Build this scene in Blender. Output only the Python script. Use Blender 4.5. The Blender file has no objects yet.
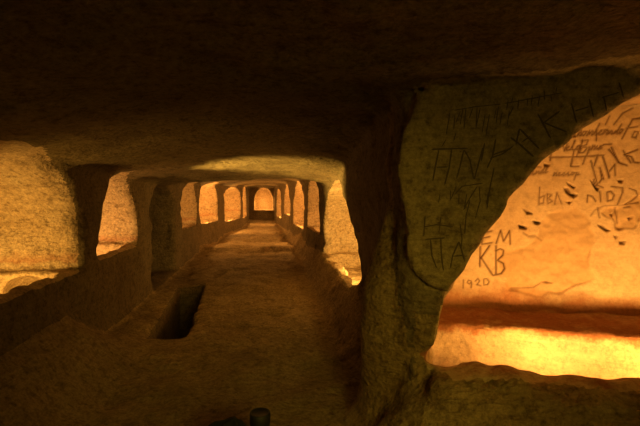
import bpy, math, random
import numpy as np

SC = bpy.context.scene
COL = SC.collection
rng = np.random.RandomState(7)
random.seed(7)

# ------------------------------------------------------------------ camera
CAM = np.array([0.0, 0.0, 1.40])
FPX = 430.0
YAW = math.atan((320 - 262) / FPX)
PITCH = math.atan((213 - 197) / FPX)
cd = bpy.data.cameras.new('camera')
cam = bpy.data.objects.new('camera', cd)
COL.objects.link(cam)
cd.sensor_width = 36.0
cd.lens = FPX / 640 * 36.0
cd.clip_start = 0.02
cam.location = CAM
cam.rotation_euler = (math.pi / 2 - PITCH, 0, -YAW)
SC.camera = cam
R_ = np.array([math.cos(YAW), -math.sin(YAW), 0])
F_ = np.array([math.sin(YAW) * math.cos(PITCH), math.cos(YAW) * math.cos(PITCH), -math.sin(PITCH)])
U_ = np.cross(R_, F_)


def ray(px, py):
    d = F_ + R_ * ((px - 320) / FPX) - U_ * ((py - 213) / FPX)
    return d


def on_plane(px, py, p0, n):
    d = ray(px, py)
    t = np.dot(p0 - CAM, n) / np.dot(d, n)
    return CAM + d * t


# the wall with the big arch (faces the camera)
W0 = np.array([0.926, 2.247, 0.0])
WU = np.array([0.9135, -0.4067, 0.0])          # along the wall, to the right
WN = np.array([-0.4067, -0.9135, 0.0])         # out of the wall, towards the room


def w_uz(px, py, depth=0.0):
    p = on_plane(px, py, W0 - WN * depth, WN)
    return np.dot(p - W0, WU), p[2]


# ------------------------------------------------------------------ distance field
def smin(a, b, k):
    h = np.clip(0.5 + 0.5 * (b - a) / k, 0, 1)
    return b + (a - b) * h - k * h * (1 - h)


def smax(a, b, k):
    return -smin(-a, -b, k)


def sstep(a, b, x):
    t = np.clip((x - a) / (b - a), 0, 1)
    return t * t * (3 - 2 * t)


XLY = ([-9, 11.4, 13.6, 15.2, 18.0, 19.3, 22, 26], [1.60, 1.60, 1.32, 1.30, 0.86, 0.84, 0.75, 0.72])
XRY = ([-9, 3.0, 4.6, 5.9, 11.1, 13.5, 14.7, 17.5, 22, 26], [0.79, 0.79, 0.90, 1.05, 1.05, 0.95, 0.95, 0.865, 0.70, 0.66])
YEND = 24.0
YBACK = -2.2


def wdist(x, y):
    return (x - W0[0]) * WN[0] + (y - W0[1]) * WN[1]      # >0 in the room


def wu(x, y):
    return (x - W0[0]) * WU[0] + (y - W0[1]) * WU[1]


def terms(x, y, z):
    xl = np.interp(y, *XLY)
    xr = np.interp(y, *XRY)
    # left wall leans outwards slightly below the ledges
    dl = -x - xl - 0.10 * sstep(0.9, 0.2, z) * 0 
    wd = wdist(x, y)
    lean = 0.16 * sstep(1.65, .55, z) * sstep(2.6, 3.2, y) * sstep(5.9, 4.7, y)
    dr = smin(x - xr - lean, -wd, 0.12)
    zf = 0.0 * x + 0.10 * sstep(10.9, 11.3, y) + 0.07 * sstep(13.2, 13.5, y) - 0.06 * sstep(11.8, 12.5, y)
    zf = zf + 0.022 * np.sin(y * 5.6 + 1.2 * np.sin(2.1 * x)) * sstep(8.5, 10, y) * sstep(17, 14, y)
    far = sstep(3.0, 4.2, y)
    zf = zf + far * 0.46 * sstep(0.66, 1.0, x - 0.03 * np.clip(y - 4, 0, 5)) * sstep(23, 20, y)
    zf = zf + 0.42 * sstep(-1.02, -1.62, x) * sstep(4.6, 3.6, y)
    zf = zf + 0.485 * sstep(0.52, 0.10, wd) * sstep(-.45, -.15, wd) * sstep(0.45, 1.0, x)
    zf = zf - 0.05 * np.exp(-(((x - 0.35) / 0.3) ** 2 + ((y - 3.4) / 0.35) ** 2))
    zf = zf - 0.07 * np.exp(-(((x + 0.85) / 0.16) ** 2 + ((y - 8.1) / 0.4) ** 2))
    df = (zf - z) * 0.85
    cr = 0.12 * sstep(2.3, 4.6, y) * sstep(16, 10, y) + 0.05
    zc = 1.97 + 0.11 * sstep(2.8, 1.0, y) - np.where(x < 0, 0.115, cr) * np.minimum(x * x, 3.5) * sstep(1.9, 2.6, y + 5 * (x < 0))
    # the ceiling sinks to a low lip in front of the deeper part of the corridor
    dip = np.clip((y - 3.2) / 3.9, 0, 1) * sstep(8.6, 7.3, y)
    zc = zc - dip * (0.265 - 0.08 * np.maximum(x, -0.2) - 0.02 * np.abs(x)) * np.where(x < 0, sstep(-2.2, -0.2, x) * .75 + .25, 1)
    dc = (z - zc) * 0.95
    de = y - YEND
    db = YBACK - y
    dx = x - 3.0
    return dl, dr, df, dc, de, db, dx


def corridor(x, y, z):
    dl, dr, df, dc, de, db, dx = terms(x, y, z)
    d = smax(dl, dr, 0.05)
    d = smax(d, np.maximum(np.maximum(de, db), dx), 0.05)
    d = smax(d, dc, 0.09)
    d = smax(d, df, 0.10)
    # cone shaped pier foot in front of the right hand corner
    px, py = 0.80, 2.60
    r = np.sqrt(((x - px) / 1.0) ** 2 + ((y - py) / 1.15) ** 2)
    rad = np.interp(z, [-1, 0.0, 0.35, 0.7, 1.1, 1.42], [0.27, 0.24, 0.19, 0.16, 0.09, 0.0])
    cone = (r - rad) * 0.9
    d = smax(d, -cone, 0.05)
    return d


class Niche:
    """arched recess in a side wall: side -1 left, +1 right"""

    def __init__(s, side, y0, y1, zl, ztop, depth, wall, trough=0.3, label='', pw=2.2, k=0.09, spring=0.35):
        s.side, s.y0, s.y1, s.zl, s.zt, s.depth, s.wall, s.tr, s.label = side, y0, y1, zl, ztop, depth, wall, trough, label
        s.pw, s.k, s.spring = pw, k, spring
        s.box = ((min(side * (wall - .5), side * (wall + depth + .15)), max(side * (wall - .5), side * (wall + depth + .15))),
                 (y0 - .3, y1 + .3), (zl - trough - .2, ztop + .3))

    def d(s, x, y, z):
        yc, hw = (s.y0 + s.y1) / 2, (s.y1 - s.y0) / 2
        zs = s.zl + (s.zt - s.zl) * s.spring
        ry = np.abs(y - yc) / hw
        rz = np.maximum(z - zs, 0) / (s.zt - zs)
        arch = ((ry ** s.pw + rz ** s.pw + 1e-9) ** (1 / s.pw) - 1) * min(hw, s.zt - zs)
        lat = s.side * x
        wall = np.interp(y, *(XLY if s.side < 0 else XRY))
        d = smax(arch, s.zl - z, 0.04)
        d = smax(d, lat - (wall + s.depth), 0.12)
        d = np.maximum(d, (wall - 0.28) - lat)
        if s.tr > 0:
            t = smax(np.abs(y - yc) - (hw - 0.10), np.abs(lat - (wall + 0.13 + (s.depth - 0.2) / 2)) - (s.depth - 0.2) / 2, 0.08)
            t = smax(t, (s.zl - s.tr) - z, 0.08)
            t = np.maximum(t, z - (s.zl + 0.05))
            d = smin(d, t, 0.04)
        return d


class EndNiche:
    def __init__(s):
        s.box = ((-0.9, 1.1), (23.5, 25.3), (0.3, 2.2))
        s.k, s.label = 0.04, 'small lit arched niche closing the far end of the corridor'
        s.zl = 0.68

    def d(s, x, y, z):
        xc, hw, zs, zt = 0.10, 0.5, 1.1, 1.90
        rx = np.abs(x - xc) / hw
        rz = np.maximum(z - zs, 0) / (zt - zs)
        arch = ((rx ** 2.2 + rz ** 2.2 + 1e-9) ** (1 / 2.2) - 1) * hw
        d = smax(arch, s.zl - z, 0.04)
        d = smax(d, y - 25.0, 0.1)
        return np.maximum(d, 23.8 - y)


def poly_sd(u, v, P):
    """signed distance to polygon, negative inside"""
    n = len(P)
    d = np.full(u.shape, 1e9, dtype=np.float32)
    s = np.zeros(u.shape, dtype=bool)
    for i in range(n):
        ax, ay = P[i]
        bx, by = P[(i + 1) % n]
        ex, ey = bx - ax, by - ay
        t = np.clip(((u - ax) * ex + (v - ay) * ey) / (ex * ex + ey * ey), 0, 1)
        dd = (u - ax - ex * t) ** 2 + (v - ay - ey * t) ** 2
        d = np.minimum(d, dd)
        c = ((ay > v) != (by > v))
        with np.errstate(divide='ignore', invalid='ignore'):
            xx = (bx - ax) * (v - ay) / (by - ay + 1e-12) + ax
        s ^= c & (u < xx)
    d = np.sqrt(d)
    return np.where(s, -d, d)


G_PX = [(433, 364), (434, 345), (441, 318), (454, 295), (469, 265), (489, 230), (510, 195), (536, 163), (570, 133), (600, 115), (640, 97)]
G_POLY = [w_uz(*p) for p in G_PX]
_uR, _zR = G_POLY[-1]
G_POLY += [(_uR + 0.25, _zR + 0.10), (_uR + 0.55, _zR + 0.10), (_uR + 0.85, _zR - 0.1), (_uR + 1.1, _zR - 0.5), (_uR + 1.2, 0.6), (_uR + 1.2, 0.46), (_uR, w_uz(640, 384)[1]), (w_uz(540, 374))]
G_DEPTH = 1.12
G_LEDGE = 0.50


class BigNiche:
    box = ((0.4, 3.3), (0.3, 4.2), (0.0, 2.4))
    k = 0.035
    label = 'big orange glowing arched niche with scratched names at the right'

    def d(s, x, y, z):
        u, w = wu(x, y), -wdist(x, y)
        a = poly_sd(u, z, G_POLY)
        # widen a little towards the back
        d = smax(a - 0.03 * sstep(0, .4, w), w - G_DEPTH, 0.05)
        shelf = np.interp(w, [0.6, G_DEPTH], [0.53, 0.60])
        d = np.where(w > 0.55, smax(d, shelf - z, 0.03), d)
        d = np.maximum(d, -0.16 - w)
        t = smax(np.abs(u - 1.0) - 1.0, np.abs(w - 0.36) - 0.26, 0.06)
        t = smax(t, 0.12 - z, 0.06)
        t = np.maximum(t, z - (G_LEDGE + 0.06))
        return smin(d, t, 0.03)


NL = [
    Niche(-1, 2.05, 4.06, 0.77, 1.71, 1.15, 1.6, .34, 'big tall lit niche at the left edge with a glowing hollow at its foot', k=0.16, spring=.3),
    Niche(-1, 4.60, 5.88, 0.79, 1.66, 0.85, 1.6, .30, 'narrow pointed lit niche, second from the left edge', k=0.13, spring=.12, pw=1.75),
    Niche(-1, 6.60, 8.35, 0.02, 1.62, 1.30, 1.6, 0, 'black unlit side opening reaching down to the floor behind the grave pit', k=0.08, spring=.6),
    Niche(-1, 9.00, 10.95, 0.74, 1.78, 0.85, 1.6, .30, 'thin dim ochre niche on the left, just before the pink glowing one', k=0.08, spring=.2),
    Niche(-1, 11.4, 13.6, 0.70, 1.80, 0.90, 1.42, .30, 'broad pink glowing niche deep on the left of the corridor', k=0.06, spring=.2),
    Niche(-1, 15.2, 18.0, 0.55, 1.76, 0.90, 1.1, .30, 'round topped glowing niche far on the left, beyond the pink one', k=0.06, spring=.5, pw=3),
    Niche(-1, 19.3, 21.8, 0.45, 1.85, 0.80, .8, .25, 'thin bright sliver of a niche, last on the left before the end wall', k=0.05, spring=.4, pw=3),
]
NR = [
    Niche(1, 4.60, 7.45, 0.42, 1.62, 0.95, 1.0, .24, 'pale rough lit niche on the right behind the tall dark pier', k=0.05, spring=.3, pw=2.0),
    Niche(1, 8.10, 10.0, 0.70, 1.76, 0.85, 1.05, .26, 'second slim orange niche along the right side of the corridor', k=0.05, spring=.45, pw=2.6),
    Niche(1, 11.1, 13.5, 0.58, 1.82, 0.85, 1.0, .26, 'pointed pink orange niche, third along the right side', k=0.05, spring=.2, pw=1.9),
    Niche(1, 14.7, 17.5, 0.74, 1.86, 0.85, .9, .26, 'slender ochre niche, fourth along the right side', k=0.05, spring=.2, pw=2.0),
    Niche(1, 18.6, 21.8, 0.45, 1.78, 0.80, .8, .26, 'thinnest glowing niche, last on the right before the end wall', k=0.05, spring=.3),
]
BIG = BigNiche()
END = EndNiche()
NICHES = NL + NR + [BIG, END]


class Pit:
    box = ((-1.6, -0.5), (4.0, 7.3), (-0.8, 0.5))
    k = 0.05

    def d(s, x, y, z):
        xa = np.interp(y, [4.3, 7.0], [-0.76, -0.90])
        xb = np.interp(y, [4.3, 7.0], [-1.12, -1.30])
        d = np.maximum(x - xa, xb - x)
        d = smax(d, np.abs(y - 5.68) - 1.3, 0.06)
        return np.maximum(np.maximum(d, -0.70 - z), z - 0.35)


class Hollow:
    """hollow glowing at the end of the trough of the first left niche"""
    box = ((-2.9, -1.4), (3.4, 4.9), (0.3, 1.2))
    k = 0.03

    def d(s, x, y, z):
        r = np.sqrt(((x + 2.02) / 0.21) ** 2 + ((y - 4.02) / 0.34) ** 2 + ((z - 0.50) / 0.20) ** 2)
        return (r - 1) * 0.2


PIT = Pit()
HOLLOW = Hollow()
SLAB_PX = [(416, 93), (406, 128), (402, 200), (411, 258), (428, 286), (447, 293), (470, 262), (520, 180), (640, 95), (700, 60), (700, 20), (640, 48), (520, 72)]
SLAB = [w_uz(*p) for p in SLAB_PX]


class SlabBox:
    box = ((0.4, 2.6), (0.9, 2.9), (0.6, 2.4))


# ------------------------------------------------------------------ grid
def seg(a, b, h):
    n = max(1, int(round((b - a) / h)))
    return list(np.linspace(a, b, n, endpoint=False))


gx = np.array(seg(-3.0, -1.4, .032) + seg(-1.4, 1.3, .028) + seg(1.3, 3.3, .032) + [3.3], dtype=np.float32)
gy = np.array(seg(-2.5, 1.2, .07) + seg(1.2, 4.8, .026) + seg(4.8, 8, .036) + seg(8, 14, .055) + seg(14, 25.4, .08) + [25.4], dtype=np.float32)
gz = np.array(seg(-0.85, -.1, .05) + seg(-.1, 2.3, .026) + [2.3], dtype=np.float32)
nx, ny, nz = len(gx), len(gy), len(gz)


def wmat(c, cell, seed_off):
    lo = c.min()
    n = int(math.ceil((c.max() - lo) / cell)) + 4
    t = (c - lo) / cell + 1
    i = np.floor(t).astype(int)
    f = t - i
    W = np.zeros((len(c), n), dtype=np.float32)
    r = np.arange(len(c))
    W[r, i - 1] = (1 - f) ** 3 / 6
    W[r, i] = (3 * f ** 3 - 6 * f ** 2 + 4) / 6
    W[r, i + 1] = (-3 * f ** 3 + 3 * f ** 2 + 3 * f + 1) / 6
    W[r, np.minimum(i + 2, n - 1)] += f ** 3 / 6
    return W


def noise3(cell, amp):
    cx, cy, cz = cell if isinstance(cell, tuple) else (cell,) * 3
    A, B, C = wmat(gx, cx, 0), wmat(gy, cy, 1), wmat(gz, cz, 2)
    L = rng.uniform(-1, 1, (A.shape[1], B.shape[1], C.shape[1])).astype(np.float32)
    t = np.tensordot(A, L, (1, 0))
    t = np.einsum('jb,xbc->xjc', B, t, optimize=True)
    t = np.tensordot(t, C, (2, 1))
    return (t * amp * 2.2).astype(np.float32)


X, Y, Z = gx[:, None, None], gy[None, :, None], gz[None, None, :]
D = np.empty((nx, ny, nz), dtype=np.float32)
for j in range(0, ny, 40):
    D[:, j:j + 40] = corridor(X + 0 * Y[:, j:j + 40] + 0 * Z, Y[:, j:j + 40] + 0 * X + 0 * Z, Z + 0 * X + 0 * Y[:, j:j + 40])


def sub(box):
    sl = []
    for g, (a, b) in zip((gx, gy, gz), box):
        i0, i1 = np.searchsorted(g, a), np.searchsorted(g, b)
        sl.append(slice(max(0, i0), min(len(g), i1)))
    return tuple(sl)


def apply(p, op):
    s = sub(p.box)
    xx, yy, zz = np.meshgrid(gx[s[0]], gy[s[1]], gz[s[2]], indexing='ij')
    D[s] = op(D[s], xx, yy, zz)


# raised crust of the graffiti wall
def slab_op(d, x, y, z):
    u, w = wu(x, y), wdist(x, y)
    a = poly_sd(u, z, SLAB)
    s = np.maximum(a, np.abs(w + 0.02) - 0.055)
    # a groove all along its edge
    g = np.maximum(np.abs(a - 0.012) - 0.014, np.abs(w) - 0.03)
    return smax(smin(d, g, .01), -s, 0.02)


apply(SlabBox, slab_op)
for p in NICHES + [PIT, HOLLOW]:
    apply(p, lambda d, x, y, z, p=p: smin(d, p.d(x, y, z).astype(np.float32), p.k))

D += noise3(0.9, 0.030)
D += noise3((0.30, 0.34, 0.22), 0.018)
D += noise3(0.12, 0.013)
D += noise3((0.06, 0.08, 0.05), 0.011)
# rougher, more broken rock on the sill, the banks and along the niche edges
rough = noise3((0.11, 0.10, 0.08), 0.016) + noise3((0.055, 0.06, 0.05), 0.014)
mx = np.zeros((nx, ny, nz), dtype=np.float32)
mx[:] = (sstep(.2, .5, X) * sstep(.75, .55, Z) * sstep(.0, .12, Z)).astype(np.float32)
mx *= (((wdist(X + 0 * Y, Y + 0 * X) > -.08) & (wdist(X + 0 * Y, Y + 0 * X) < .6)) | (Y > 2.8))
D += rough * mx * np.where(Y < 2.8, 1.7, 1.0).astype(np.float32)
del rough, mx
# keep the border solid
for ax in range(3):
    s = [slice(None)] * 3
    for e in (0, -1):
        s[ax] = e
        D[tuple(s)] = np.maximum(D[tuple(s)], 0.02)


# ------------------------------------------------------------------ surface nets
def surface_nets(D):
    ins = D < 0
    c = np.zeros((nx - 1, ny - 1, nz - 1), dtype=np.uint8)
    for a in (0, 1):
        for b in (0, 1):
            for e in (0, 1):
                c += ins[a:nx - 1 + a, b:ny - 1 + b, e:nz - 1 + e]
    act = (c > 0) & (c < 8)
    I, J, K = np.nonzero(act)
    idx = np.full(act.shape, -1, dtype=np.int32)
    idx[I, J, K] = np.arange(len(I))
    P = np.zeros((len(I), 3))
    cnt = np.zeros(len(I))
    corner = [(a, b, e) for a in (0, 1) for b in (0, 1) for e in (0, 1)]
    gg = (gx, gy, gz)
    for a in corner:
        for ax in range(3):
            if a[ax] == 0:
                b = list(a)
                b[ax] = 1
                da = D[I + a[0], J + a[1], K + a[2]]
                db = D[I + b[0], J + b[1], K + b[2]]
                m = (da < 0) != (db < 0)
                t = np.where(m, da / np.where(m, da - db, 1), 0)
                pa = np.stack([gx[I + a[0]], gy[J + a[1]], gz[K + a[2]]], 1)
                pb = np.stack([gx[I + b[0]], gy[J + b[1]], gz[K + b[2]]], 1)
                P += np.where(m[:, None], pa + (pb - pa) * t[:, None], 0)
                cnt += m
    P /= cnt[:, None]
    quads = []
    for ax in range(3):
        lo = [slice(1, -1)] * 3
        hi = [slice(1, -1)] * 3
        lo[ax], hi[ax] = slice(0, -1), slice(1, None)
        A, B = ins[tuple(lo)], ins[tuple(hi)]
        for flip, m in ((False, A & ~B), (True, ~A & B)):
            q = np.nonzero(m)
            g = [q[k] + (0 if k == ax else 1) for k in range(3)]
            o1, o2 = [(1, 2), (2, 0), (0, 1)][ax]

            def cell(d1, d2):
                h = [x.copy() for x in g]
                h[o1] -= d1
                h[o2] -= d2
                return idx[h[0], h[1], h[2]]
            Q = np.stack([cell(1, 1), cell(0, 1), cell(0, 0), cell(1, 0)], 1)
            # A air -> B rock along +axis: normal must point to -axis
            if not flip:
                Q = Q[:, ::-1]
            quads.append(Q)
    return P, np.concatenate(quads)


P, Q = surface_nets(D)
del D
CEN = P[Q].mean(1)
_a = P[Q[:, 2]] - P[Q[:, 0]]
_b = P[Q[:, 3]] - P[Q[:, 1]]
NRM = np.cross(_a, _b)
NRM /= np.linalg.norm(NRM, axis=1, keepdims=True) + 1e-12

# vertex normals, shared by every piece so that seams do not show
VN = np.zeros_like(P)
for k in range(4):
    np.add.at(VN, Q[:, k], NRM)
VN /= np.linalg.norm(VN, axis=1, keepdims=True) + 1e-12


# ------------------------------------------------------------------ materials
def rock_material(name, c1, c2, c3, bump=0.8, band=None, chisel=0.5, fine=1.0, tone=1.0, speck=1.0, band_mix=.85):
    c1, c2, c3 = [tuple(v * tone for v in c) for c in (c1, c2, c3)]
    m = bpy.data.materials.new(name)
    m.use_nodes = True
    nt = m.node_tree
    N, L = nt.nodes, nt.links
    b = N['Principled BSDF']
    b.inputs['Roughness'].default_value = 0.95
    b.inputs['Specular IOR Level'].default_value = 0.12
    geo = N.new('ShaderNodeNewGeometry')

    def noise(scale, detail, rough=0.6, vec=None, dist=0.0):
        n = N.new('ShaderNodeTexNoise')
        n.inputs['Scale'].default_value = scale
        n.inputs['Detail'].default_value = detail
        n.inputs['Roughness'].default_value = rough
        n.inputs['Distortion'].default_value = dist
        L.new(vec or geo.outputs['Position'], n.inputs['Vector'])
        return n.outputs['Fac']

    def ramp(fac, *st):
        r = N.new('ShaderNodeValToRGB')
        e = r.color_ramp.elements
        while len(e) < len(st):
            e.new(0.5)
        for q, (p, c) in zip(e, st):
            q.position = p
            q.color = (*c, 1) if len(c) == 3 else c
        L.new(fac, r.inputs['Fac'])
        return r.outputs['Color']

    def mix(fac, a, b_, typ='MIX'):
        n = N.new('ShaderNodeMix')
        n.data_type = 'RGBA'
        n.blend_type = typ
        if isinstance(fac, float):
            n.inputs[0].default_value = fac
        else:
            L.new(fac, n.inputs[0])
        for s, v in ((6, a), (7, b_)):
            if isinstance(v, tuple):
                n.inputs[s].default_value = (*v, 1)
            else:
                L.new(v, n.inputs[s])
        return n.outputs[2]

    col = ramp(noise(2.3, 6, .62), (0.30, c1), (0.52, c2), (0.72, c3))
    sp = ramp(noise(48, 6, .8), (0.30, (.30, .27, .22)), (0.44, (.82, .80, .78)), (0.56, (1.05, 1.05, 1.05)), (0.72, (1.45, 1.42, 1.4)))
    col = mix(0.85 * speck, col, sp, 'MULTIPLY')
    sp2 = ramp(noise(19, 5, .72), (0.36, (.50, .46, .42)), (0.48, (.98, .97, .96)), (0.66, (1.22, 1.2, 1.18)))
    col = mix(0.8 * speck, col, sp2, 'MULTIPLY')
    strat = N.new('ShaderNodeMapping')
    strat.inputs['Scale'].default_value = (2.2, 2.2, 26)
    L.new(geo.outputs['Position'], strat.inputs['Vector'])
    lay = ramp(noise(1.7, 5, .65, strat.outputs[0], .8), (0.32, (.66, .62, .58)), (0.5, (1, 1, 1)), (0.7, (1.12, 1.1, 1.08)))
    col = mix(0.6 * speck, col, lay, 'MULTIPLY')
    if band:
        z0, z1, bc = band
        sep = N.new('ShaderNodeSeparateXYZ')
        L.new(geo.outputs['Position'], sep.inputs[0])
        ad = N.new('ShaderNodeMath')
        ad.operation = 'MULTIPLY_ADD'
        L.new(noise(4.5, 6, .7), ad.inputs[0])
        ad.inputs[1].default_value = 0.28
        L.new(sep.outputs['Z'], ad.inputs[2])
        lo, hi = z0 + .14, z1 + .14
        mr = N.new('ShaderNodeMapRange')
        mr.inputs['From Min'].default_value = lo - .3
        mr.inputs['From Max'].default_value = hi + .3
        L.new(ad.outputs[0], mr.inputs['Value'])
        span = hi - lo + .6
        f = ramp(mr.outputs[0], (0.28 / span, (0, 0, 0)), (0.32 / span, (1, 1, 1)), ((span - .34) / span, (1, 1, 1)), ((span - .24) / span, (0, 0, 0)))
        sc = N.new('ShaderNodeMath')
        sc.operation = 'MULTIPLY'
        sc.inputs[1].default_value = band_mix
        L.new(f, sc.inputs[0])
        col = mix(sc.outputs[0], col, mix(0.6, bc, sp, 'MULTIPLY'))
    L.new(col, b.inputs['Base Color'])
    # bump: pick marks (stretched), grain, small pits
    mp = N.new('ShaderNodeMapping')
    mp.inputs['Scale'].default_value = (5, 9, 16)
    mp.inputs['Rotation'].default_value = (0.15, 0.3, 0.35)
    L.new(geo.outputs['Position'], mp.inputs['Vector'])
    ch = noise(1.6, 5, .6, mp.outputs[0], .6)
    g1 = noise(26, 6, .72)
    vo = N.new('ShaderNodeTexVoronoi')
    vo.inputs['Scale'].default_value = 30
    L.new(geo.outputs['Position'], vo.inputs['Vector'])
    s1 = N.new('ShaderNodeMath'); s1.operation = 'MULTIPLY_ADD'
    L.new(ch, s1.inputs[0]); s1.inputs[1].default_value = chisel
    s2 = N.new('ShaderNodeMath'); s2.operation = 'MULTIPLY'
    L.new(g1, s2.inputs[0]); s2.inputs[1].default_value = 0.55 * fine
    L.new(s2.outputs[0], s1.inputs[2])
    s3 = N.new('ShaderNodeMath'); s3.operation = 'MULTIPLY_ADD'
    L.new(vo.outputs['Distance'], s3.inputs[0]); s3.inputs[1].default_value = 0.25 * fine
    L.new(s1.outputs[0], s3.inputs[2])
    bp = N.new('ShaderNodeBump')
    bp.inputs['Strength'].default_value = bump
    bp.inputs['Distance'].default_value = 0.05
    L.new(s3.outputs[0], bp.inputs['Height'])
    L.new(bp.outputs[0], b.inputs['Normal'])
    return m, (N, L, b, col, bp, mix, noise, ramp)


def plain(name, c, rough=0.6, metallic=0.0, bump=0.0, scale=60):
    m = bpy.data.materials.new(name)
    m.use_nodes = True
    N, L = m.node_tree.nodes, m.node_tree.links
    b = N['Principled BSDF']
    b.inputs['Roughness'].default_value = rough
    b.inputs['Metallic'].default_value = metallic
    n = N.new('ShaderNodeTexNoise')
    n.inputs['Scale'].default_value = scale
    n.inputs['Detail'].default_value = 5
    r = N.new('ShaderNodeValToRGB')
    r.color_ramp.elements[0].color = (*[v * .75 for v in c], 1)
    r.color_ramp.elements[1].color = (*[min(1, v * 1.25) for v in c], 1)
    L.new(n.outputs['Fac'], r.inputs['Fac'])
    L.new(r.outputs['Color'], b.inputs['Base Color'])
    if bump:
        bp = N.new('ShaderNodeBump')
        bp.inputs['Strength'].default_value = bump
        bp.inputs['Distance'].default_value = .01
        L.new(n.outputs['Fac'], bp.inputs['Height'])
        L.new(bp.outputs[0], b.inputs['Normal'])
    return m


RED = (.36, .13, .06)
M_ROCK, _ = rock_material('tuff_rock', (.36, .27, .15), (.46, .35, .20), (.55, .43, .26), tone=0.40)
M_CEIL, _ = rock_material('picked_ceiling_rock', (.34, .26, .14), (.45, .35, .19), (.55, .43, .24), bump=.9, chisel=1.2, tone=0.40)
M_FLOOR, _ = rock_material('floor_rock_lit_tone', (.34, .25, .13), (.44, .33, .18), (.52, .40, .23), bump=.8, chisel=.8, tone=0.75)  # tone raised to stand in for lamplight falling on the floor
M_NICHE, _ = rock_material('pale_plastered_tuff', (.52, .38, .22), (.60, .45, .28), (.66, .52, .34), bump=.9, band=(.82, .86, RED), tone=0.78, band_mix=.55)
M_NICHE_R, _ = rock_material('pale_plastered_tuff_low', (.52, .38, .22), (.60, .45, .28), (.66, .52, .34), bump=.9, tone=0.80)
M_BIG, _ = rock_material('orange_niche_rock', (.52, .37, .20), (.60, .44, .26), (.68, .52, .32), bump=.45, band=(.50, .58, (.24, .085, .03)), tone=0.72, speck=.55)
M_SILL, _ = rock_material('broken_sill_rock', (.40, .27, .12), (.52, .37, .18), (.62, .46, .25), bump=1.0, chisel=1.0, tone=.62)  # lighter, warmer colour stands in for niche light on the sill rim
M_CRUST, _ = rock_material('crusted_wall', (.38, .29, .15), (.47, .36, .19), (.54, .42, .24), bump=.6, chisel=.6, tone=0.6)
M_SCRATCH = plain('scratched_groove', (.075, .05, .025), .95)
M_DARK = plain('dull_dark_metal', (.022, .02, .017), .6, 0.0, .3)
M_CAP = plain('black_cap', (.010, .010, .010), .55, 0.0, .2)
M_HUMP = plain('black_cloth', (.008, .008, .007), .9, 0.0, .6, 90)

# graffiti wall of the big niche: scratches and flaked plaster come from vertex attributes
M_WALL, (N, L, B, colr, bp, mixf, noisef, rampf) = rock_material('scratched_plaster', (.64, .45, .26), (.70, .52, .31), (.76, .58, .37), bump=.22, chisel=.25, band=(.50, .66, (.34, .14, .06)), tone=.8, speck=.35)
at = N.new('ShaderNodeAttribute'); at.attribute_name = 'flake'
c2 = mixf(at.outputs['Fac'], colr, mixf(0.55, (.42, .25, .10), colr))
at2 = N.new('ShaderNodeAttribute'); at2.attribute_name = 'scratch'
c3 = mixf(at2.outputs['Fac'], c2, (.085, .036, .012))
L.new(c3, B.inputs['Base Color'])


# ------------------------------------------------------------------ object helpers
def tag(o, label=None, cat=None, group=None, kind=None):
    if label: o['label'] = label
    if cat: o['category'] = cat
    if group: o['group'] = group
    if kind: o['kind'] = kind
    return o


def empty(name, loc):
    o = bpy.data.objects.new(name, None)
    COL.objects.link(o)
    o.location = loc
    o.empty_display_size = .1
    return o


def mesh_obj(name, verts, faces, mat, parent=None, origin=(0, 0, 0), normals=None, smooth=True):
    me = bpy.data.meshes.new(name)
    v = np.asarray(verts, dtype=np.float64) - np.asarray(origin)
    if isinstance(faces, np.ndarray):
        nf, k = faces.shape
        me.vertices.add(len(v))
        me.vertices.foreach_set('co', v.astype(np.float32).ravel())
        me.loops.add(nf * k)
        me.loops.foreach_set('vertex_index', faces.astype(np.int32).ravel())
        me.polygons.add(nf)
        me.polygons.foreach_set('loop_start', np.arange(0, nf * k, k, dtype=np.int32))
        me.update(calc_edges=True)
    else:
        me.from_pydata([tuple(q) for q in v], [], faces)
        me.update()
    me.polygons.foreach_set('use_smooth', np.full(len(me.polygons), smooth))
    if normals is not None:
        me.normals_split_custom_set_from_vertices([tuple(q) for q in normals])
    me.materials.append(mat)
    o = bpy.data.objects.new(name, me)
    COL.objects.link(o)
    if parent is not None:
        o.parent = parent
    else:
        o.location = origin
    return o


def piece(name, mask, mat, parent=None, origin=(0, 0, 0)):
    q = Q[mask]
    if len(q) == 0:
        return None
    used, inv = np.unique(q, return_inverse=True)
    return mesh_obj(name, P[used], inv.reshape(q.shape), mat, parent, origin, VN[used])


# ------------------------------------------------------------------ split the rock into walls, piers, niches
x, y, z = CEN[:, 0], CEN[:, 1], CEN[:, 2]
best = corridor(x, y, z) - 0.0
owner = np.full(len(x), -1)
for i, n in enumerate(NICHES):
    m = (x > n.box[0][0] - .1) & (x < n.box[0][1] + .1) & (y > n.box[1][0]) & (y < n.box[1][1]) & (z > n.box[2][0]) & (z < n.box[2][1])
    d = n.d(x[m], y[m], z[m])
    b0 = best[m]
    o0 = owner[m]
    w = d < b0
    b0[w] = d[w]
    o0[w] = i
    best[m] = b0
    owner[m] = o0
iH = 0
m = (np.abs(x + 2.02) < .4) & (np.abs(y - 4.02) < .5) & (np.abs(z - .5) < .3)
dh = HOLLOW.d(x[m], y[m], z[m])
hol = np.zeros(len(x), dtype=bool)
hol[np.nonzero(m)[0][dh < best[m]]] = True
m = (x > -1.6) & (x < -.5) & (y > 4.1) & (y < 7.2) & (z < .2)
pit = np.zeros(len(x), dtype=bool)
dp = PIT.d(x[m], y[m], z[m])
pit[np.nonzero(m)[0][(dp < best[m])]] = True
owner[pit | hol] = -2

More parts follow.
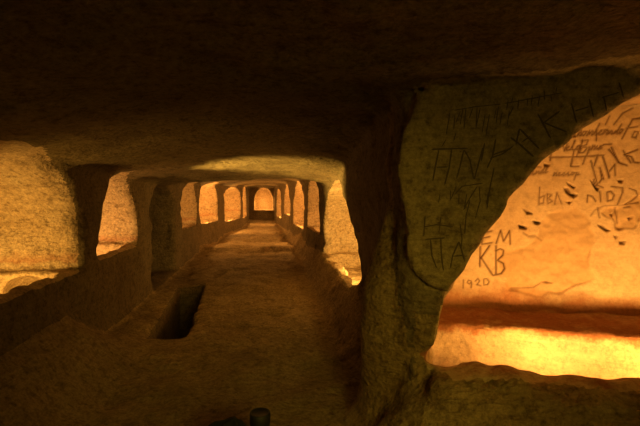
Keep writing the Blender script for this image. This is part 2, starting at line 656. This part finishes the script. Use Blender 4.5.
T = terms(x, y, z)
arr = np.stack([T[0], T[1], T[2], T[3], T[4], T[5], T[6]], 0)
which = arr.argmax(0)
cone = (np.hypot(x - .80, (y - 2.60) / 1.15) < np.interp(z, [-1, 0.0, 0.35, 0.7, 1.1, 1.42], [0.27, 0.24, 0.19, 0.16, 0.09, 0.0]) + .05)
cor = owner == -1
# near right pier foot
foot = cor & cone & (which != 3) & (z > .02)
crust = cor & (poly_sd(wu(x, y), z, SLAB) < 0.02) & (np.abs(wdist(x, y)) < .14) & ~foot
# rock shelf under the big niche
sill = cor & ~foot & ~crust & (wdist(x, y) < .40) & (which != 3) & (x > .85) & (z < .75) & (z > .08) & (y < 2.6)
free = cor & ~foot & ~crust & ~sill

piers_l = [(4.06, 4.60, 'dark rock pier between the two left hand lit niches nearest the viewer'),
           (5.88, 6.60, 'black rock pier right of the narrow pointed left niche'),
           (8.35, 9.00, 'black rock pier left of the thin dim ochre niche'),
           (10.95, 11.4, 'thin rock pier between the dim ochre niche and the pink niche'),
           (13.6, 15.2, 'brown rock pier right of the broad pink niche'),
           (18.0, 19.3, 'slim far rock pier right of the round topped left niche')]
piers_r = [(3.2, 4.65, 'tall dark rock pier at the right mouth of the corridor'),
           (7.40, 8.10, 'narrow black rock pier left of the pale rough right niche'),
           (10.0, 11.1, 'rock pier between the second and third slim niches on the right'),
           (13.5, 14.7, 'rock pier between the third and fourth slim niches on the right'),
           (17.5, 18.6, 'farthest rock pier on the right, before the thinnest niche')]
taken = np.zeros(len(x), dtype=bool)
for side, lst, g in ((0, piers_l, 'rock piers along the left side'), (1, piers_r, 'rock piers along the right side')):
    for a, b_, lab in lst:
        e = .06
        mk = free & (which == side) & (y > a - e) & (y < b_ + e) & ((y > 3.0) | (side == 0))
        if mk.sum() == 0:
            continue
        o = piece('rock_pier', mk, M_ROCK, None, tuple(np.append(CEN[mk][:, :2].mean(0), CEN[mk][:, 2].min())))
        tag(o, lab, 'pillar', g)
        taken |= mk
rest = free & ~taken
for name, wids, mat in (('wall_left', (0,), M_ROCK), ('wall_right', (1, 6), M_ROCK), ('floor', (2,), M_FLOOR), ('ceiling', (3,), M_CEIL), ('wall_end', (4,), M_ROCK), ('wall_back', (5,), M_ROCK)):
    o = piece(name, rest & np.isin(which, wids), mat)
    if o: tag(o, kind='structure')

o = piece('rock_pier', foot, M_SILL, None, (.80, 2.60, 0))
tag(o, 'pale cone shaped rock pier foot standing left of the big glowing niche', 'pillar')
FOOT = o
CRUST_LOC = tuple(np.append(W0[:2], 0.9))
CR = empty('graffiti_wall', CRUST_LOC)
tag(CR, 'dark wall slab with large scratched letters around the big glowing arch', 'wall slab')
piece('wall_crust', crust, M_CRUST, CR, CRUST_LOC)
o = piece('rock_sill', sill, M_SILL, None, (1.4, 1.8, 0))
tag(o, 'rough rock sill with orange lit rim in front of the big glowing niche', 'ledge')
PITL = (-1.0, 5.7, 0)
o = piece('open_grave', pit, M_ROCK, None, PITL)
tag(o, 'black rectangular grave pit cut into the floor at left of the path', 'grave')

BIGE = None
for i, n in enumerate(NICHES):
    mk = owner == i
    if isinstance(n, Niche):
        loc = (n.side * n.wall, (n.y0 + n.y1) / 2, n.zl)
        mat = (M_NICHE if n.side < 0 else M_NICHE_R) if n.tr > 0 else M_ROCK
        lat = np.abs(x) - np.interp(y, *(XLY if n.side < 0 else XRY))
        back = mk & (lat > n.depth - .12) & (z > n.zl + .02)
        tr = mk & (z < n.zl + .05) & ~back & (n.tr > 0)
    elif n is BIG:
        loc = tuple(W0[:2] + WU[:2] * 1.1) + (G_LEDGE,)
        mat = M_BIG
        w = -wdist(x, y)
        back = mk & (w > G_DEPTH - .06) & (z > .66)
        tr = mk & (z < .63) & ~back
    else:
        loc = (.1, 24.3, n.zl)
        mat = M_NICHE_R
        back = mk & (y > 24.9)
        tr = mk & (z < n.zl + .06) & ~back
    e = empty('burial_niche', loc)
    tag(e, n.label, 'niche', 'arched burial niches cut into the rock')
    if n is not BIG:
        piece('back_wall', back, mat, e, loc)
    piece('tomb_trough', tr, mat, e, loc)
    piece('arch_lining', mk & ~back & ~tr, mat, e, loc)
    if i == 0:
        h = piece('glowing_hollow', hol, M_NICHE_R, e, loc)
    if n is BIG:
        BIGE, BIGL = e, loc

# ------------------------------------------------------------------ graffiti strokes (picture coordinates, laid on the real wall plane)
STROKES = {}


def st(name, pts, w=1.0):
    STROKES.setdefault(name, []).append((pts, w))


def crop(ox, oy, s, pts):
    return [(ox + a / s, oy + b / s) for a, b in pts]


c8 = lambda *p: crop(460, 220, 4.73, p)
st('initials E M', c8((113, 60), (104, 116))); st('initials E M', c8((113, 59), (152, 53))); st('initials E M', c8((110, 86), (142, 80))); st('initials E M', c8((105, 116), (152, 109)))
st('initials E M', c8((172, 114), (194, 48), (208, 102), (237, 50), (240, 116)))
st('initials K B', c8((97, 128), (94, 220)), 1.3); st('initials K B', c8((140, 124), (97, 186)), 1.3); st('initials K B', c8((100, 178), (154, 260)), 1.3)
st('initials K B', c8((172, 124), (170, 258)), 1.3); st('initials K B', c8((170, 148), (192, 138), (209, 146), (206, 168), (180, 192)), 1.2); st('initials K B', c8((180, 193), (207, 208), (212, 232), (196, 254), (158, 262)), 1.2)
st('year 1920', c8((16, 284), (14, 322)), .7); st('year 1920', c8((52, 290), (40, 285), (34, 296), (44, 304), (54, 294), (52, 320)), .7)
st('year 1920', c8((72, 290), (84, 278), (94, 288), (80, 308), (100, 312)), .7); st('year 1920', c8((112, 280), (128, 278), (138, 292), (130, 306), (114, 308), (112, 282)), .7)
c6 = lambda *p: crop(520, 100, 5.325, p)


def cursive(name, f, x0, y0, x1, y1, h, n, w=.7, slant=.35, seed=0):
    """joined handwriting: arches, loops, tall stems and descenders"""
    r = random.Random(seed)
    pts = []
    ws = [r.uniform(.7, 1.35) for _ in range(n)]
    tot, acc = sum(ws), 0.0
    for k in range(n):
        a, wd = acc / tot * (x1 - x0), ws[k] / tot * (x1 - x0)
        acc += ws[k]
        kind = r.choice('nneeluoidp')
        hx = h * r.uniform(.42, .6)
        shape = {'n': [(0, 0), (.1, hx), (.3, .2 * hx), (.55, hx), (.75, .8 * hx), (.8, 0), (1, .1 * hx)],
                 'e': [(0, .3 * hx), (.5, .55 * hx), (.6, hx), (.3, .95 * hx), (.2, .4 * hx), (.5, 0), (1, .2 * hx)],
                 'l': [(0, .1 * hx), (.45, 1.2 * h), (.3, 1.3 * h), (.3, .2 * hx), (.55, 0), (1, .2 * hx)],
                 'u': [(0, hx), (.1, .2 * hx), (.35, 0), (.65, hx), (.7, .1 * hx), (1, .1 * hx)],
                 'o': [(.2, hx), (.05, .4 * hx), (.4, 0), (.7, .6 * hx), (.3, hx), (1, .8 * hx)],
                 'i': [(0, .1 * hx), (.4, hx), (.5, 0), (1, .2 * hx)],
                 'd': [(.6, hx), (.2, .8 * hx), (.2, .1 * hx), (.6, .5 * hx), (.75, 1.1 * h), (.7, 0), (1, .1 * hx)],
                 'p': [(0, hx), (.2, hx), (.15, -.8 * h), (.25, .7 * hx), (.6, hx), (.7, .4 * hx), (.3, 0), (1, .2 * hx)]}[kind]
        for t, q in shape:
            px = x0 + a + wd * t
            by = y0 + (y1 - y0) * (px - x0) / (x1 - x0)
            pts.append((px + slant * q, by - q))
    st(name, f(*pts), w)


# top line, second line with underline
cursive('cursive signature', c6, 305, 190, 545, 178, 48, 9, .75, .45, 1)
st('cursive signature', c6((318, 130), (330, 178)), .8); st('cursive signature', c6((412, 155), (408, 215)), .8)
st('cursive signature', c6((545, 205), (600, 100), (640, 95)), .9); st('cursive signature', c6((565, 150), (625, 140)), .8); st('cursive signature', c6((600, 195), (612, 165), (632, 168), (622, 198), (600, 194)), .8)
st('cursive signature', c6((455, 130), (475, 85)), .7); st('cursive signature', c6((500, 130), (545, 70), (600, 42)), .7)
st('underlined name', c6((180, 205), (165, 320)), 1.0); st('underlined name', c6((185, 215), (205, 262), (225, 215), (240, 268), (255, 230)), .8)
cursive('underlined name', c6, 240, 268, 330, 262, 42, 4, .8, .3, 2)
st('underlined name', c6((335, 210), (320, 280)), 1.0); st('underlined name', c6((330, 215), (365, 212), (355, 238), (328, 245), (362, 252), (340, 278), (318, 280)), .8)
cursive('underlined name', c6, 365, 265, 440, 258, 40, 4, .8, .3, 3)
st('underlined name', c6((420, 262), (450, 235), (492, 232)), .9); st('underlined name', c6((160, 302), (300, 300), (450, 292)), .8)
st('capital letters L T', c6((292, 262), (274, 352), (318, 352)), .9); st('capital letters L T', c6((350, 300), (338, 340)), .8); st('capital letters L T', c6((418, 290), (398, 348)), .9)
st('capital letters M E', c6((428, 358), (450, 420)), 1.0); st('capital letters M E', c6((445, 300), (480, 408)), 1.2); st('capital letters M E', c6((490, 250), (530, 330), (575, 345)), 1.3); st('capital letters M E', c6((478, 380), (510, 340), (512, 400)), .9)
st('capital letters M E', c6((630, 262), (560, 290), (600, 300), (612, 330), (640, 332)), 1.1)
cursive('faint lower writing', c6, 40, 400, 150, 385, 40, 5, .5, .3, 4); cursive('faint lower writing', c6, 180, 402, 320, 398, 32, 6, .5, .3, 5)
c7 = lambda *p: crop(520, 170, 5.325, p)
st('letters B A', c7((108, 90), (104, 185)), .6); st('letters B A', c7((104, 150), (135, 135), (128, 175), (106, 180)), .6); st('letters B A', c7((148, 125), (152, 180)), .7); st('letters B A', c7((148, 128), (172, 130), (155, 150), (178, 165), (152, 180)), .7); st('letters B A', c7((190, 180), (200, 118), (226, 178)), .6)
st('number 1072', c7((362, 170), (364, 132), (392, 140), (408, 165)), .9); st('number 1072', c7((430, 112), (434, 168)), .8)
st('number 1072', c7((468, 118), (470, 165), (495, 158), (505, 132), (488, 112), (466, 118)), .9); st('number 1072', c7((490, 86), (550, 92), (548, 120), (522, 185)), .8)
st('number 1072', c7((585, 96), (622, 110), (630, 138), (600, 165), (560, 185), (636, 172)), .8)
st('capital letters M E', c7((432, 5), (440, 45), (425, 68)), 1.0); st('capital letters M E', c7((470, 0), (478, 40)), 1.1)
c3_ = lambda *p: crop(400, 60, 1.775, p)
st('loose scratches', c3_((345, 212), (352, 232)), 1); st('loose scratches', c3_((372, 158), (392, 182)), 1.2); st('loose scratches', c3_((398, 160), (412, 182)), 1); st('loose scratches', c3_((340, 178), (352, 222), (362, 226)), .9)
st('loose scratches', c3_((222, 185), (252, 190)), .5); st('loose scratches', c3_((225, 205), (255, 196)), .5)
st('loose scratches', c3_((410, 260), (400, 262)), .8); st('loose scratches', c3_((352, 262), (356, 280)), .7); st('loose scratches', c3_((384, 262), (388, 290)), .6)
CHIPS = [c7((18, 205), (45, 215), (72, 234), (40, 236)), c7((74, 273), (116, 280), (105, 290), (82, 288)), c7((0, 294), (38, 306), (30, 316), (0, 312)),
         c7((420, 290), (450, 300), (484, 325), (462, 328), (425, 300)), c7((378, 50), (395, 62), (425, 100), (412, 106), (392, 78)),
         c7((238, 95), (262, 98), (275, 122), (308, 130), (290, 148), (262, 132), (246, 118)), c7((252, 62), (298, 90), (290, 98), (262, 80)), c7((250, 172), (280, 166), (268, 180)),
         c6((272, 178), (298, 182), (296, 198), (275, 192)), c6((132, 335), (162, 345), (150, 358), (134, 350)), c7((526, 52), (552, 52), (550, 66), (530, 66)),
         c7((580, 255), (606, 250), (588, 268)), c7((500, 232), (484, 240), (500, 248)), c7((505, 348), (522, 352), (512, 366)), c7((530, 380), (562, 378), (556, 396), (534, 396)),
         c8((275, 22), (305, 30), (318, 44), (285, 40)), c8((350, 5), (388, 14), (372, 22)), c8((385, 297), (410, 292), (438, 298), (410, 302))]
CRACKS = [(c7((20, 335), (50, 352), (82, 350), (104, 368)), 1.0), (c8((305, 66), (330, 82), (372, 84), (390, 100)), .8), (c8((240, 324), (300, 322), (350, 320), (380, 302)), .9), (c7((380, 245), (400, 215), (450, 190), (530, 188), (570, 184)), .8)]

# ------------------------------------------------------------------ scratched back wall of the big niche (fine relief)
HD = G_DEPTH - 0.03
u0, u1, z0, z1, hs = -0.35, 3.0, 0.50, 2.22, 0.0075
uu = np.arange(u0, u1, hs)
zz = np.arange(z0, z1, hs)
UG, ZG = np.meshgrid(uu, zz, indexing='ij')


def grid_noise(cell, seed):
    r = np.random.RandomState(seed)

    def wm(c, cell):
        t = (c - c[0]) / cell + 1
        i = np.floor(t).astype(int); f = t - i
        n = i.max() + 4
        W = np.zeros((len(c), n)); k = np.arange(len(c))
        W[k, i - 1] = (1 - f) ** 3 / 6; W[k, i] = (3 * f ** 3 - 6 * f ** 2 + 4) / 6
        W[k, i + 1] = (-3 * f ** 3 + 3 * f ** 2 + 3 * f + 1) / 6; W[k, i + 2] = f ** 3 / 6
        return W
    A, B_ = wm(uu, cell), wm(zz, cell)
    return (A @ r.uniform(-1, 1, (A.shape[1], B_.shape[1])) @ B_.T) * 1.8


H = 0.018 * grid_noise(.5, 1) + 0.010 * grid_noise(.16, 2) + 0.0035 * grid_noise(.05, 3) + .0016 * grid_noise(.02, 4)
to_uz = lambda pts: [w_uz(a, b_, HD) for a, b_ in pts]
FL1 = to_uz([(548, 214), (578, 206), (592, 222), (590, 250), (596, 284), (575, 291), (560, 293), (508, 290), (506, 262), (500, 252), (525, 250), (535, 232)])
FL2 = to_uz([(590, 216), (612, 203), (640, 202), (640, 228), (618, 234), (612, 218), (600, 216)])
wob = 0.035 * grid_noise(.10, 5) + .02 * grid_noise(.04, 6)
fl = np.maximum(sstep(.012, -.012, poly_sd(UG, ZG, FL1) + wob), sstep(.012, -.012, poly_sd(UG, ZG, FL2) + wob))
H = H - fl * (0.014 + .007 * grid_noise(.05, 8) + .005 * grid_noise(.024, 9))
scr = np.zeros_like(H)
owner_s = np.full(H.shape, -1)
names = list(STROKES)


def seg_dist(pts):
    d = np.full(H.shape, 9.0)
    lo = np.min(pts, 0) - .05; hi = np.max(pts, 0) + .05
    s = np.ix_(*[np.nonzero((c >= a) & (c <= b_))[0] for c, a, b_ in ((uu, lo[0], hi[0]), (zz, lo[1], hi[1]))])
    U, V = UG[s], ZG[s]
    if U.size == 0:
        return d
    m = np.full(U.shape, 9.0)
    for (ax, ay), (bx, by) in zip(pts[:-1], pts[1:]):
        ex, ey = bx - ax, by - ay
        t = np.clip(((U - ax) * ex + (V - ay) * ey) / (ex * ex + ey * ey + 1e-12), 0, 1)
        m = np.minimum(m, np.hypot(U - ax - ex * t, V - ay - ey * t))
    d[s] = m
    return d


for k, nm in enumerate(names):
    for pts, w in STROKES[nm]:
        d = seg_dist(to_uz(pts))
        wd = 0.0062 * (0.6 + .4 * w)
        g = np.exp(-(d / wd) ** 2) * min(1, .45 + .5 * w)
        if nm != 'loose scratches':
            owner_s[(g > .12)] = k
        scr = np.maximum(scr, g)
for pts, w in CRACKS:
    g = np.exp(-(seg_dist(to_uz(pts)) / .006) ** 2) * .6 * w
    scr = np.maximum(scr, g)
H = H - .007 * scr
for pts in CHIPS:
    a = poly_sd(UG, ZG, to_uz(pts))
    g = sstep(.006, -.008, a)
    H = H - .03 * g
    scr = np.maximum(scr, .75 * g)
# the wall leans back at its foot into the shelf
H = H + 0.05 * sstep(.72, .56, ZG)
PT = W0[None, None] + WU * UG[..., None] - WN * (HD - H)[..., None] + np.array([0, 0, 1.0]) * ZG[..., None]
VI = np.arange(UG.size).reshape(UG.shape)
FQ = np.stack([VI[:-1, :-1], VI[1:, :-1], VI[1:, 1:], VI[:-1, 1:]], -1).reshape(-1, 4)
fo = np.maximum.reduce([owner_s[:-1, :-1], owner_s[1:, :-1], owner_s[1:, 1:], owner_s[:-1, 1:]]).ravel()
PF = PT.reshape(-1, 3)
gu = np.gradient(PT, axis=0); gv = np.gradient(PT, axis=1)
GN = np.cross(gu, gv).reshape(-1, 3)
GN /= np.linalg.norm(GN, axis=1, keepdims=True)
if (GN @ WN).mean() < 0:
    GN = -GN
    FQ = FQ[:, ::-1]
scf, flf = scr.ravel(), fl.ravel()


def wall_piece(name, mask, parent):
    q = FQ[mask]
    used, inv = np.unique(q, return_inverse=True)
    o = mesh_obj(name, PF[used], inv.reshape(q.shape), M_WALL, parent, BIGL, GN[used])
    for an, arr_ in (('scratch', scf), ('flake', flf)):
        a = o.data.attributes.new(an, 'FLOAT', 'POINT')
        a.data.foreach_set('value', arr_[used].astype(np.float32))
    return o


BW = wall_piece('back_wall', fo < 0, BIGE)
LAB = {'initials E M': 'scratched letters E M', 'initials K B': 'large scratched letters K B', 'year 1920': 'faint scratched year below the letters',
       'cursive signature': 'cursive signature scratched near the arch edge', 'underlined name': 'scratched name with a line under it', 'capital letters L T': 'thin scratched strokes below the underlined name',
       'capital letters M E': 'bold scratched capitals at the right', 'faint lower writing': 'faint small scratched writing', 'letters B A': 'faint scratched letters above the flaked patch',
       'number 1072': 'scratched number 1072', 'loose scratches': 'short loose scratches'}
for k, nm in enumerate(names):
    if (fo == k).any():
        o = wall_piece('inscription', fo == k, BW)
        o['label'] = LAB[nm]

# ------------------------------------------------------------------ scratched letters on the dark slab: thin grooves following its surface
from mathutils.bvhtree import BVHTree
from mathutils import Vector
qs = Q[crust]
us, inv = np.unique(qs, return_inverse=True)
bvh = BVHTree.FromPolygons([tuple(v) for v in P[us]], [tuple(f) for f in inv.reshape(qs.shape)])
DS = {}


def ds(name, pts, w=1.0):
    DS.setdefault(name, []).append((pts, w))


c4 = lambda *p: crop(400, 130, 5.325, p)
ds('letters H N under a bar', c4((168, 104), (360, 98)), 1.2)
ds('letters H N under a bar', c4((207, 108), (190, 190), (175, 272)), 1.2); ds('letters H N under a bar', c4((275, 104), (262, 200), (238, 292)), 1.2); ds('letters H N under a bar', c4((194, 200), (255, 198)), .9)
ds('letters H N under a bar', c4((340, 106), (318, 200), (300, 260)), 1.1); ds('letters H N under a bar', c4((342, 106), (372, 160), (392, 262)), 1.1); ds('letters H N under a bar', c4((440, 96), (412, 200), (394, 264)), 1.1)
ds('long slanted strokes', c4((450, 70), (432, 165)), 1.1); ds('long slanted strokes', c4((508, 50), (492, 140), (462, 205)), 1.2); ds('long slanted strokes', c4((478, 152), (545, 128), (604, 84)), 1.0)
ds('long slanted strokes', c4((500, 200), (478, 300), (460, 420)), 1.0); ds('long slanted strokes', c4((245, 50), (222, 92)), .8); ds('long slanted strokes', c4((300, 10), (285, 60)), .8)
ds('long slanted strokes', c4((290, 345), (330, 300), (440, 284)), .8); ds('long slanted strokes', c4((410, 300), (372, 360), (338, 424)), .9); ds('long slanted strokes', c4((300, 300), (270, 370)), .8)
c5 = lambda *p: crop(400, 200, 3.87, p)
ds('large letters P A', c5((98, 152), (175, 146)), 1.1); ds('large letters P A', c5((118, 152), (124, 215), (142, 262)), 1.2); ds('large letters P A', c5((158, 148), (160, 210), (168, 272)), 1.2)
ds('large letters P A', c5((195, 262), (204, 215), (228, 160)), 1.2); ds('large letters P A', c5((228, 160), (240, 200), (252, 240)), 1.2); ds('large letters P A', c5((205, 218), (244, 214)), .9)
ds('large letters P A', c5((92, 104), (140, 95), (205, 102)), .9); ds('large letters P A', c5((98, 60), (92, 140)), .9); ds('large letters P A', c5((232, 90), (240, 150), (236, 190)), .9); ds('large letters P A', c5((160, 58), (150, 130)), .8)
ds('large letters P A', c5((270, 0), (255, 60), (250, 130)), .9); ds('large letters P A', c5((310, 0), (290, 70)), .8)
c3b = lambda *p: crop(400, 60, 1.775, p)
ds('bold letters T A K', c3b((196, 138), (214, 152), (236, 172)), 1.3); ds('bold letters T A K', c3b((205, 150), (212, 122)), 1.2); ds('bold letters T A K', c3b((212, 122), (228, 140), (246, 158)), 1.3); ds('bold letters T A K', c3b((216, 146), (230, 136)), 1.0)
ds('bold letters T A K', c3b((244, 96), (256, 118), (266, 140)), 1.3); ds('bold letters T A K', c3b((282, 92), (254, 112)), 1.2); ds('bold letters T A K', c3b((256, 112), (294, 128)), 1.2)
ds('bold letters T A K', c3b((302, 78), (312, 112)), 1.1); ds('bold letters T A K', c3b((308, 92), (334, 84)), 1.0); ds('bold letters T A K', c3b((334, 70), (342, 102)), 1.1)
ds('bold letters T A K', c3b((360, 66), (366, 90)), 1.0); ds('bold letters T A K', c3b((356, 68), (388, 58)), 1.0); ds('bold letters T A K', c3b((388, 40), (396, 66)), 1.0)
ds('bold letters T A K', c3b((165, 168), (196, 158)), 1.0)
ds('faint upper lines', c3b((96, 90), (130, 84), (178, 80)), .7); ds('faint upper lines', c3b((185, 78), (230, 70), (286, 60)), .7)
rr = random.Random(5)
for i in range(15):
    a, b_ = 88 + i * 8 + rr.uniform(-3, 3), 88 + rr.uniform(-6, 10)
    ds('faint upper lines', c3b((a, b_), (a - rr.uniform(2, 8), b_ + rr.uniform(16, 40))), .7)
for i in range(9):
    a, b_ = 190 + i * 11 + rr.uniform(-3, 3), 66 + rr.uniform(-8, 8) - i * 1.5
    ds('faint upper lines', c3b((a, b_), (a + rr.uniform(-3, 5), b_ + rr.uniform(10, 20))), .7)
for i in range(6):
    a, b_ = 70 + i * 17 + rr.uniform(-3, 3), 232 + rr.uniform(-10, 6)
    ds('faint upper lines', c3b((a, b_), (a + rr.uniform(-4, 4), b_ + rr.uniform(16, 30))), .7)


def groove(strokes):
    V, Fc = [], []
    camv = Vector(CAM)
    for pts, w in strokes:
        # resample
        pp = []
        for (ax, ay), (bx, by) in zip(pts[:-1], pts[1:]):
            n = max(2, int(math.hypot(bx - ax, by - ay) / 2.0))
            pp += [(ax + (bx - ax) * t / n, ay + (by - ay) * t / n) for t in range(n)]
        pp.append(pts[-1])
        row = []
        for a, b_ in pp:
            uu_, zz_ = w_uz(a, b_, -0.03)
            o_ = W0 + WU * uu_ + np.array([0, 0, zz_]) + WN * 0.25
            h = bvh.ray_cast(Vector(o_), Vector(-WN), 0.6)
            if h[0] is not None:
                row.append((np.array(h[0]), np.array(h[1]), rr.uniform(.8, 1.2)))
        if len(row) < 2:
            continue
        base = len(V)
        for i, (p, n, wv) in enumerate(row):
            q0, q1 = row[max(0, i - 1)][0], row[min(len(row) - 1, i + 1)][0]
            t = q1 - q0
            t /= np.linalg.norm(t) + 1e-9
            if n @ WN < 0: n = -n
            s = np.cross(t, n)
            s /= np.linalg.norm(s) + 1e-9
            hw = 0.0048 * w * wv * (0.35 if i in (0, len(row) - 1) else 1)
            V += [p - s * hw - n * .003, p - s * hw * .5 + n * .0022, p + s * hw * .5 + n * .0022, p + s * hw - n * .003]
        for i in range(len(row) - 1):
            a = base + i * 4
            for k in range(3):
                Fc.append((a + k, a + k + 1, a + k + 5, a + k + 4))
    return V, Fc


DL = {'letters H N under a bar': 'scratched letters H N under a long bar', 'long slanted strokes': 'long slanted scratched strokes', 'large letters P A': 'large scratched Greek capitals low on the slab',
      'bold letters T A K': 'bold scratched capitals along the arch', 'faint upper lines': 'faint crowded scratches at the top'}
for nm, s in DS.items():
    V, Fc = groove(s)
    if Fc:
        o = mesh_obj('inscription', V, Fc, M_SCRATCH, CR, CRUST_LOC)
        o['label'] = DL[nm]


# ------------------------------------------------------------------ short dark post and the hump beside it, on the path
def lathe(prof, seg_=40):
    V, Fc = [], []
    for r, h in prof:
        for k in range(seg_):
            a = 2 * math.pi * k / seg_
            V.append((r * math.cos(a), r * math.sin(a), h))
    for i in range(len(prof) - 1):
        for k in range(seg_):
            Fc.append((i * seg_ + k, i * seg_ + (k + 1) % seg_, (i + 1) * seg_ + (k + 1) % seg_, (i + 1) * seg_ + k))
    Fc.append(tuple(range(seg_))[::-1])
    Fc.append(tuple((len(prof) - 1) * seg_ + k for k in range(seg_)))
    return V, Fc


PD = 2.15
pp = CAM + ray(260, 412) * (PD / 1.0)
HT = pp[2]
post = empty('post', (pp[0], pp[1], 0))
tag(post, 'short dark cylindrical post standing on the path at the bottom edge', 'post')
V, Fc = lathe([(.049, -.03), (.049, .03), (.0485, .035), (.0485, HT - .06), (.0495, HT - .055)])
mesh_obj('shaft', V, Fc, M_DARK, post)
V, Fc = lathe([(.0495, HT - .055), (.0515, HT - .052), (.0515, HT - .006), (.0495, HT - .001), (.043, HT), (.040, HT - .004), (.001, HT - .004)])
mesh_obj('cap', V, Fc, M_CAP, post)
# hump
hp = CAM + ray(240, 411) * PD
hz = hp[2]
V, Fc = [], []
n1, n2 = 40, 16
r2 = random.Random(3)
for i in range(n2 + 1):
    t = i / n2
    for k in range(n1):
        a = 2 * math.pi * k / n1
        prof = math.sqrt(max(0, 1 - t ** 6)) if t < 1 else 0
        lump = 1 + .07 * math.sin(3 * a + 1 + t) + .04 * math.sin(7 * a + 3 * t)
        rx = (.19 if math.cos(a) < 0 else .075) * prof * lump
        ry = .10 * prof * lump
        V.append((rx * math.cos(a), ry * math.sin(a), hz * t * (1 + .02 * math.sin(5 * a)) - .03))
for i in range(n2):
    for k in range(n1):
        Fc.append((i * n1 + k, i * n1 + (k + 1) % n1, (i + 1) * n1 + (k + 1) % n1, (i + 1) * n1 + k))
Fc.append(tuple(range(n1))[::-1])
o = mesh_obj('hump', V, Fc, M_HUMP, None)
o.location = (hp[0] - .03, hp[1] - .02, 0)
tag(o, 'low black rounded hump lying left of the short dark post', 'hump')


# ------------------------------------------------------------------ lamps
def lamp(name, loc, power, col, r=.05):
    l = bpy.data.lights.new(name, 'POINT')
    l.energy = power
    l.color = col
    l.shadow_soft_size = r
    o = bpy.data.objects.new(name, l)
    o.location = loc
    COL.objects.link(o)
    return o


WARM = (1.0, .46, .10)
AMB = (1.0, .68, .08)


def flood(name, loc, to, power, col, size=.12, size_y=None, spread=170):
    """floodlight with a reflector: shines only forwards"""
    l = bpy.data.lights.new(name, 'AREA')
    l.energy = power
    l.color = col
    l.shape = 'RECTANGLE'
    l.size = size
    l.size_y = size_y or size
    l.spread = math.radians(spread)
    o = bpy.data.objects.new(name, l)
    o.location = loc
    d = Vector(to) - Vector(loc)
    o.rotation_euler = d.to_track_quat('-Z', 'Y').to_euler()
    COL.objects.link(o)
    return o


# big niche: floodlights low behind the sill, aimed at its back wall
for u_, pw in ((0.62, 14), (1.30, 16)):
    a = W0 + WU * u_ - WN * 0.17
    b_ = W0 + WU * u_ - WN * G_DEPTH
    flood('niche_lamp', (a[0], a[1], .43), (b_[0], b_[1], .90), pw, WARM, .22, .08)
a = W0 + WU * 0.95 - WN * 0.22
lamp('niche_lamp', (a[0], a[1], .30), 2.5, (1, .52, .13), .05)
# left niches
flood('niche_lamp', (-2.15, 3.05, .60), (-2.15, 4.1, .95), 18, (1, .54, .10), .16)
lamp('niche_lamp', (-2.02, 3.82, .53), 3, (1, .54, .10), .04)
flood('niche_lamp', (-2.10, 4.95, .62), (-2.0, 5.95, 1.05), 16, (1, .50, .13), .12)
for n, pw in ((NL[3], 13), (NR[1], 22)):
    wv = np.interp((n.y0 + n.y1) / 2, *(XLY if n.side < 0 else XRY))
    flood('niche_lamp', (n.side * (wv + .40), n.y0 + .5, n.zl - .05), (n.side * (wv + .35), n.y1, n.zl + .4), pw, WARM, .12)
for n, pw in ((NL[4], 100), (NL[5], 130), (NL[6], 90), (NR[2], 90), (NR[3], 80), (NR[4], 90)):
    wv = np.interp((n.y0 + n.y1) / 2, *(XLY if n.side < 0 else XRY))
    lamp('niche_lamp', (n.side * (wv + .32), n.y0 + (n.y1 - n.y0) * .42, n.zl + .40), pw, WARM, .06)
flood('niche_lamp', (1.55, 5.35, .50), (1.42, 7.4, 1.0), 58, (1, .55, .12), .14)
lamp('niche_lamp', (1.42, 5.15, .85), 9, (1, .55, .12), .05)
# added spotlight in the pointed left niche, brightening the sloping ceiling above the right wall
l = bpy.data.lights.new('ceiling_fill_spot', 'SPOT')
l.energy = 1000
l.color = (1, .60, .12)
l.spot_size = math.radians(52)
l.spot_blend = .7
l.shadow_soft_size = .06
o = bpy.data.objects.new('ceiling_fill_spot', l)
COL.objects.link(o)
o.location = (-1.74, 5.12, .83)
o.rotation_euler = (Vector((0.78, 5.85, 1.78)) - o.location).to_track_quat('-Z', 'Y').to_euler()
lamp('niche_lamp', (.1, 24.25, 1.0), 42, WARM, .1)


# added fill lights, unseen behind the viewer, to brighten floor, pier foot and slab
flood('unseen_fill', (1.3, -1.7, 1.75), (0.3, 3.2, .5), 5, AMB, .5, .3, 140)
l = bpy.data.lights.new('floor_fill_spot', 'SPOT')  # added fill aimed at the corridor floor, no such lamp known
l.energy = 260
l.shadow_soft_size = .5
l.color = AMB
l.spot_size = math.radians(44)
l.spot_blend = 1.0
o = bpy.data.objects.new('floor_fill_spot', l)
COL.objects.link(o)
o.location = (0.75, -1.8, 1.80)
o.rotation_euler = (Vector((0.1, 4.4, 0.0)) - o.location).to_track_quat('-Z', 'Y').to_euler()

w = bpy.data.worlds.new('world')
SC.world = w
w.use_nodes = True
w.node_tree.nodes['Background'].inputs[0].default_value = (0, 0, 0, 1)
w.node_tree.nodes['Background'].inputs[1].default_value = 0
SC.view_settings.view_transform = 'Standard'
SC.view_settings.look = 'None'
SC.view_settings.exposure = 0
SC.view_settings.gamma = 1
SC.view_settings.use_curve_mapping = False
SC.cycles.max_bounces = 8
SC.cycles.diffuse_bounces = 4
SC.cycles.use_denoising = True
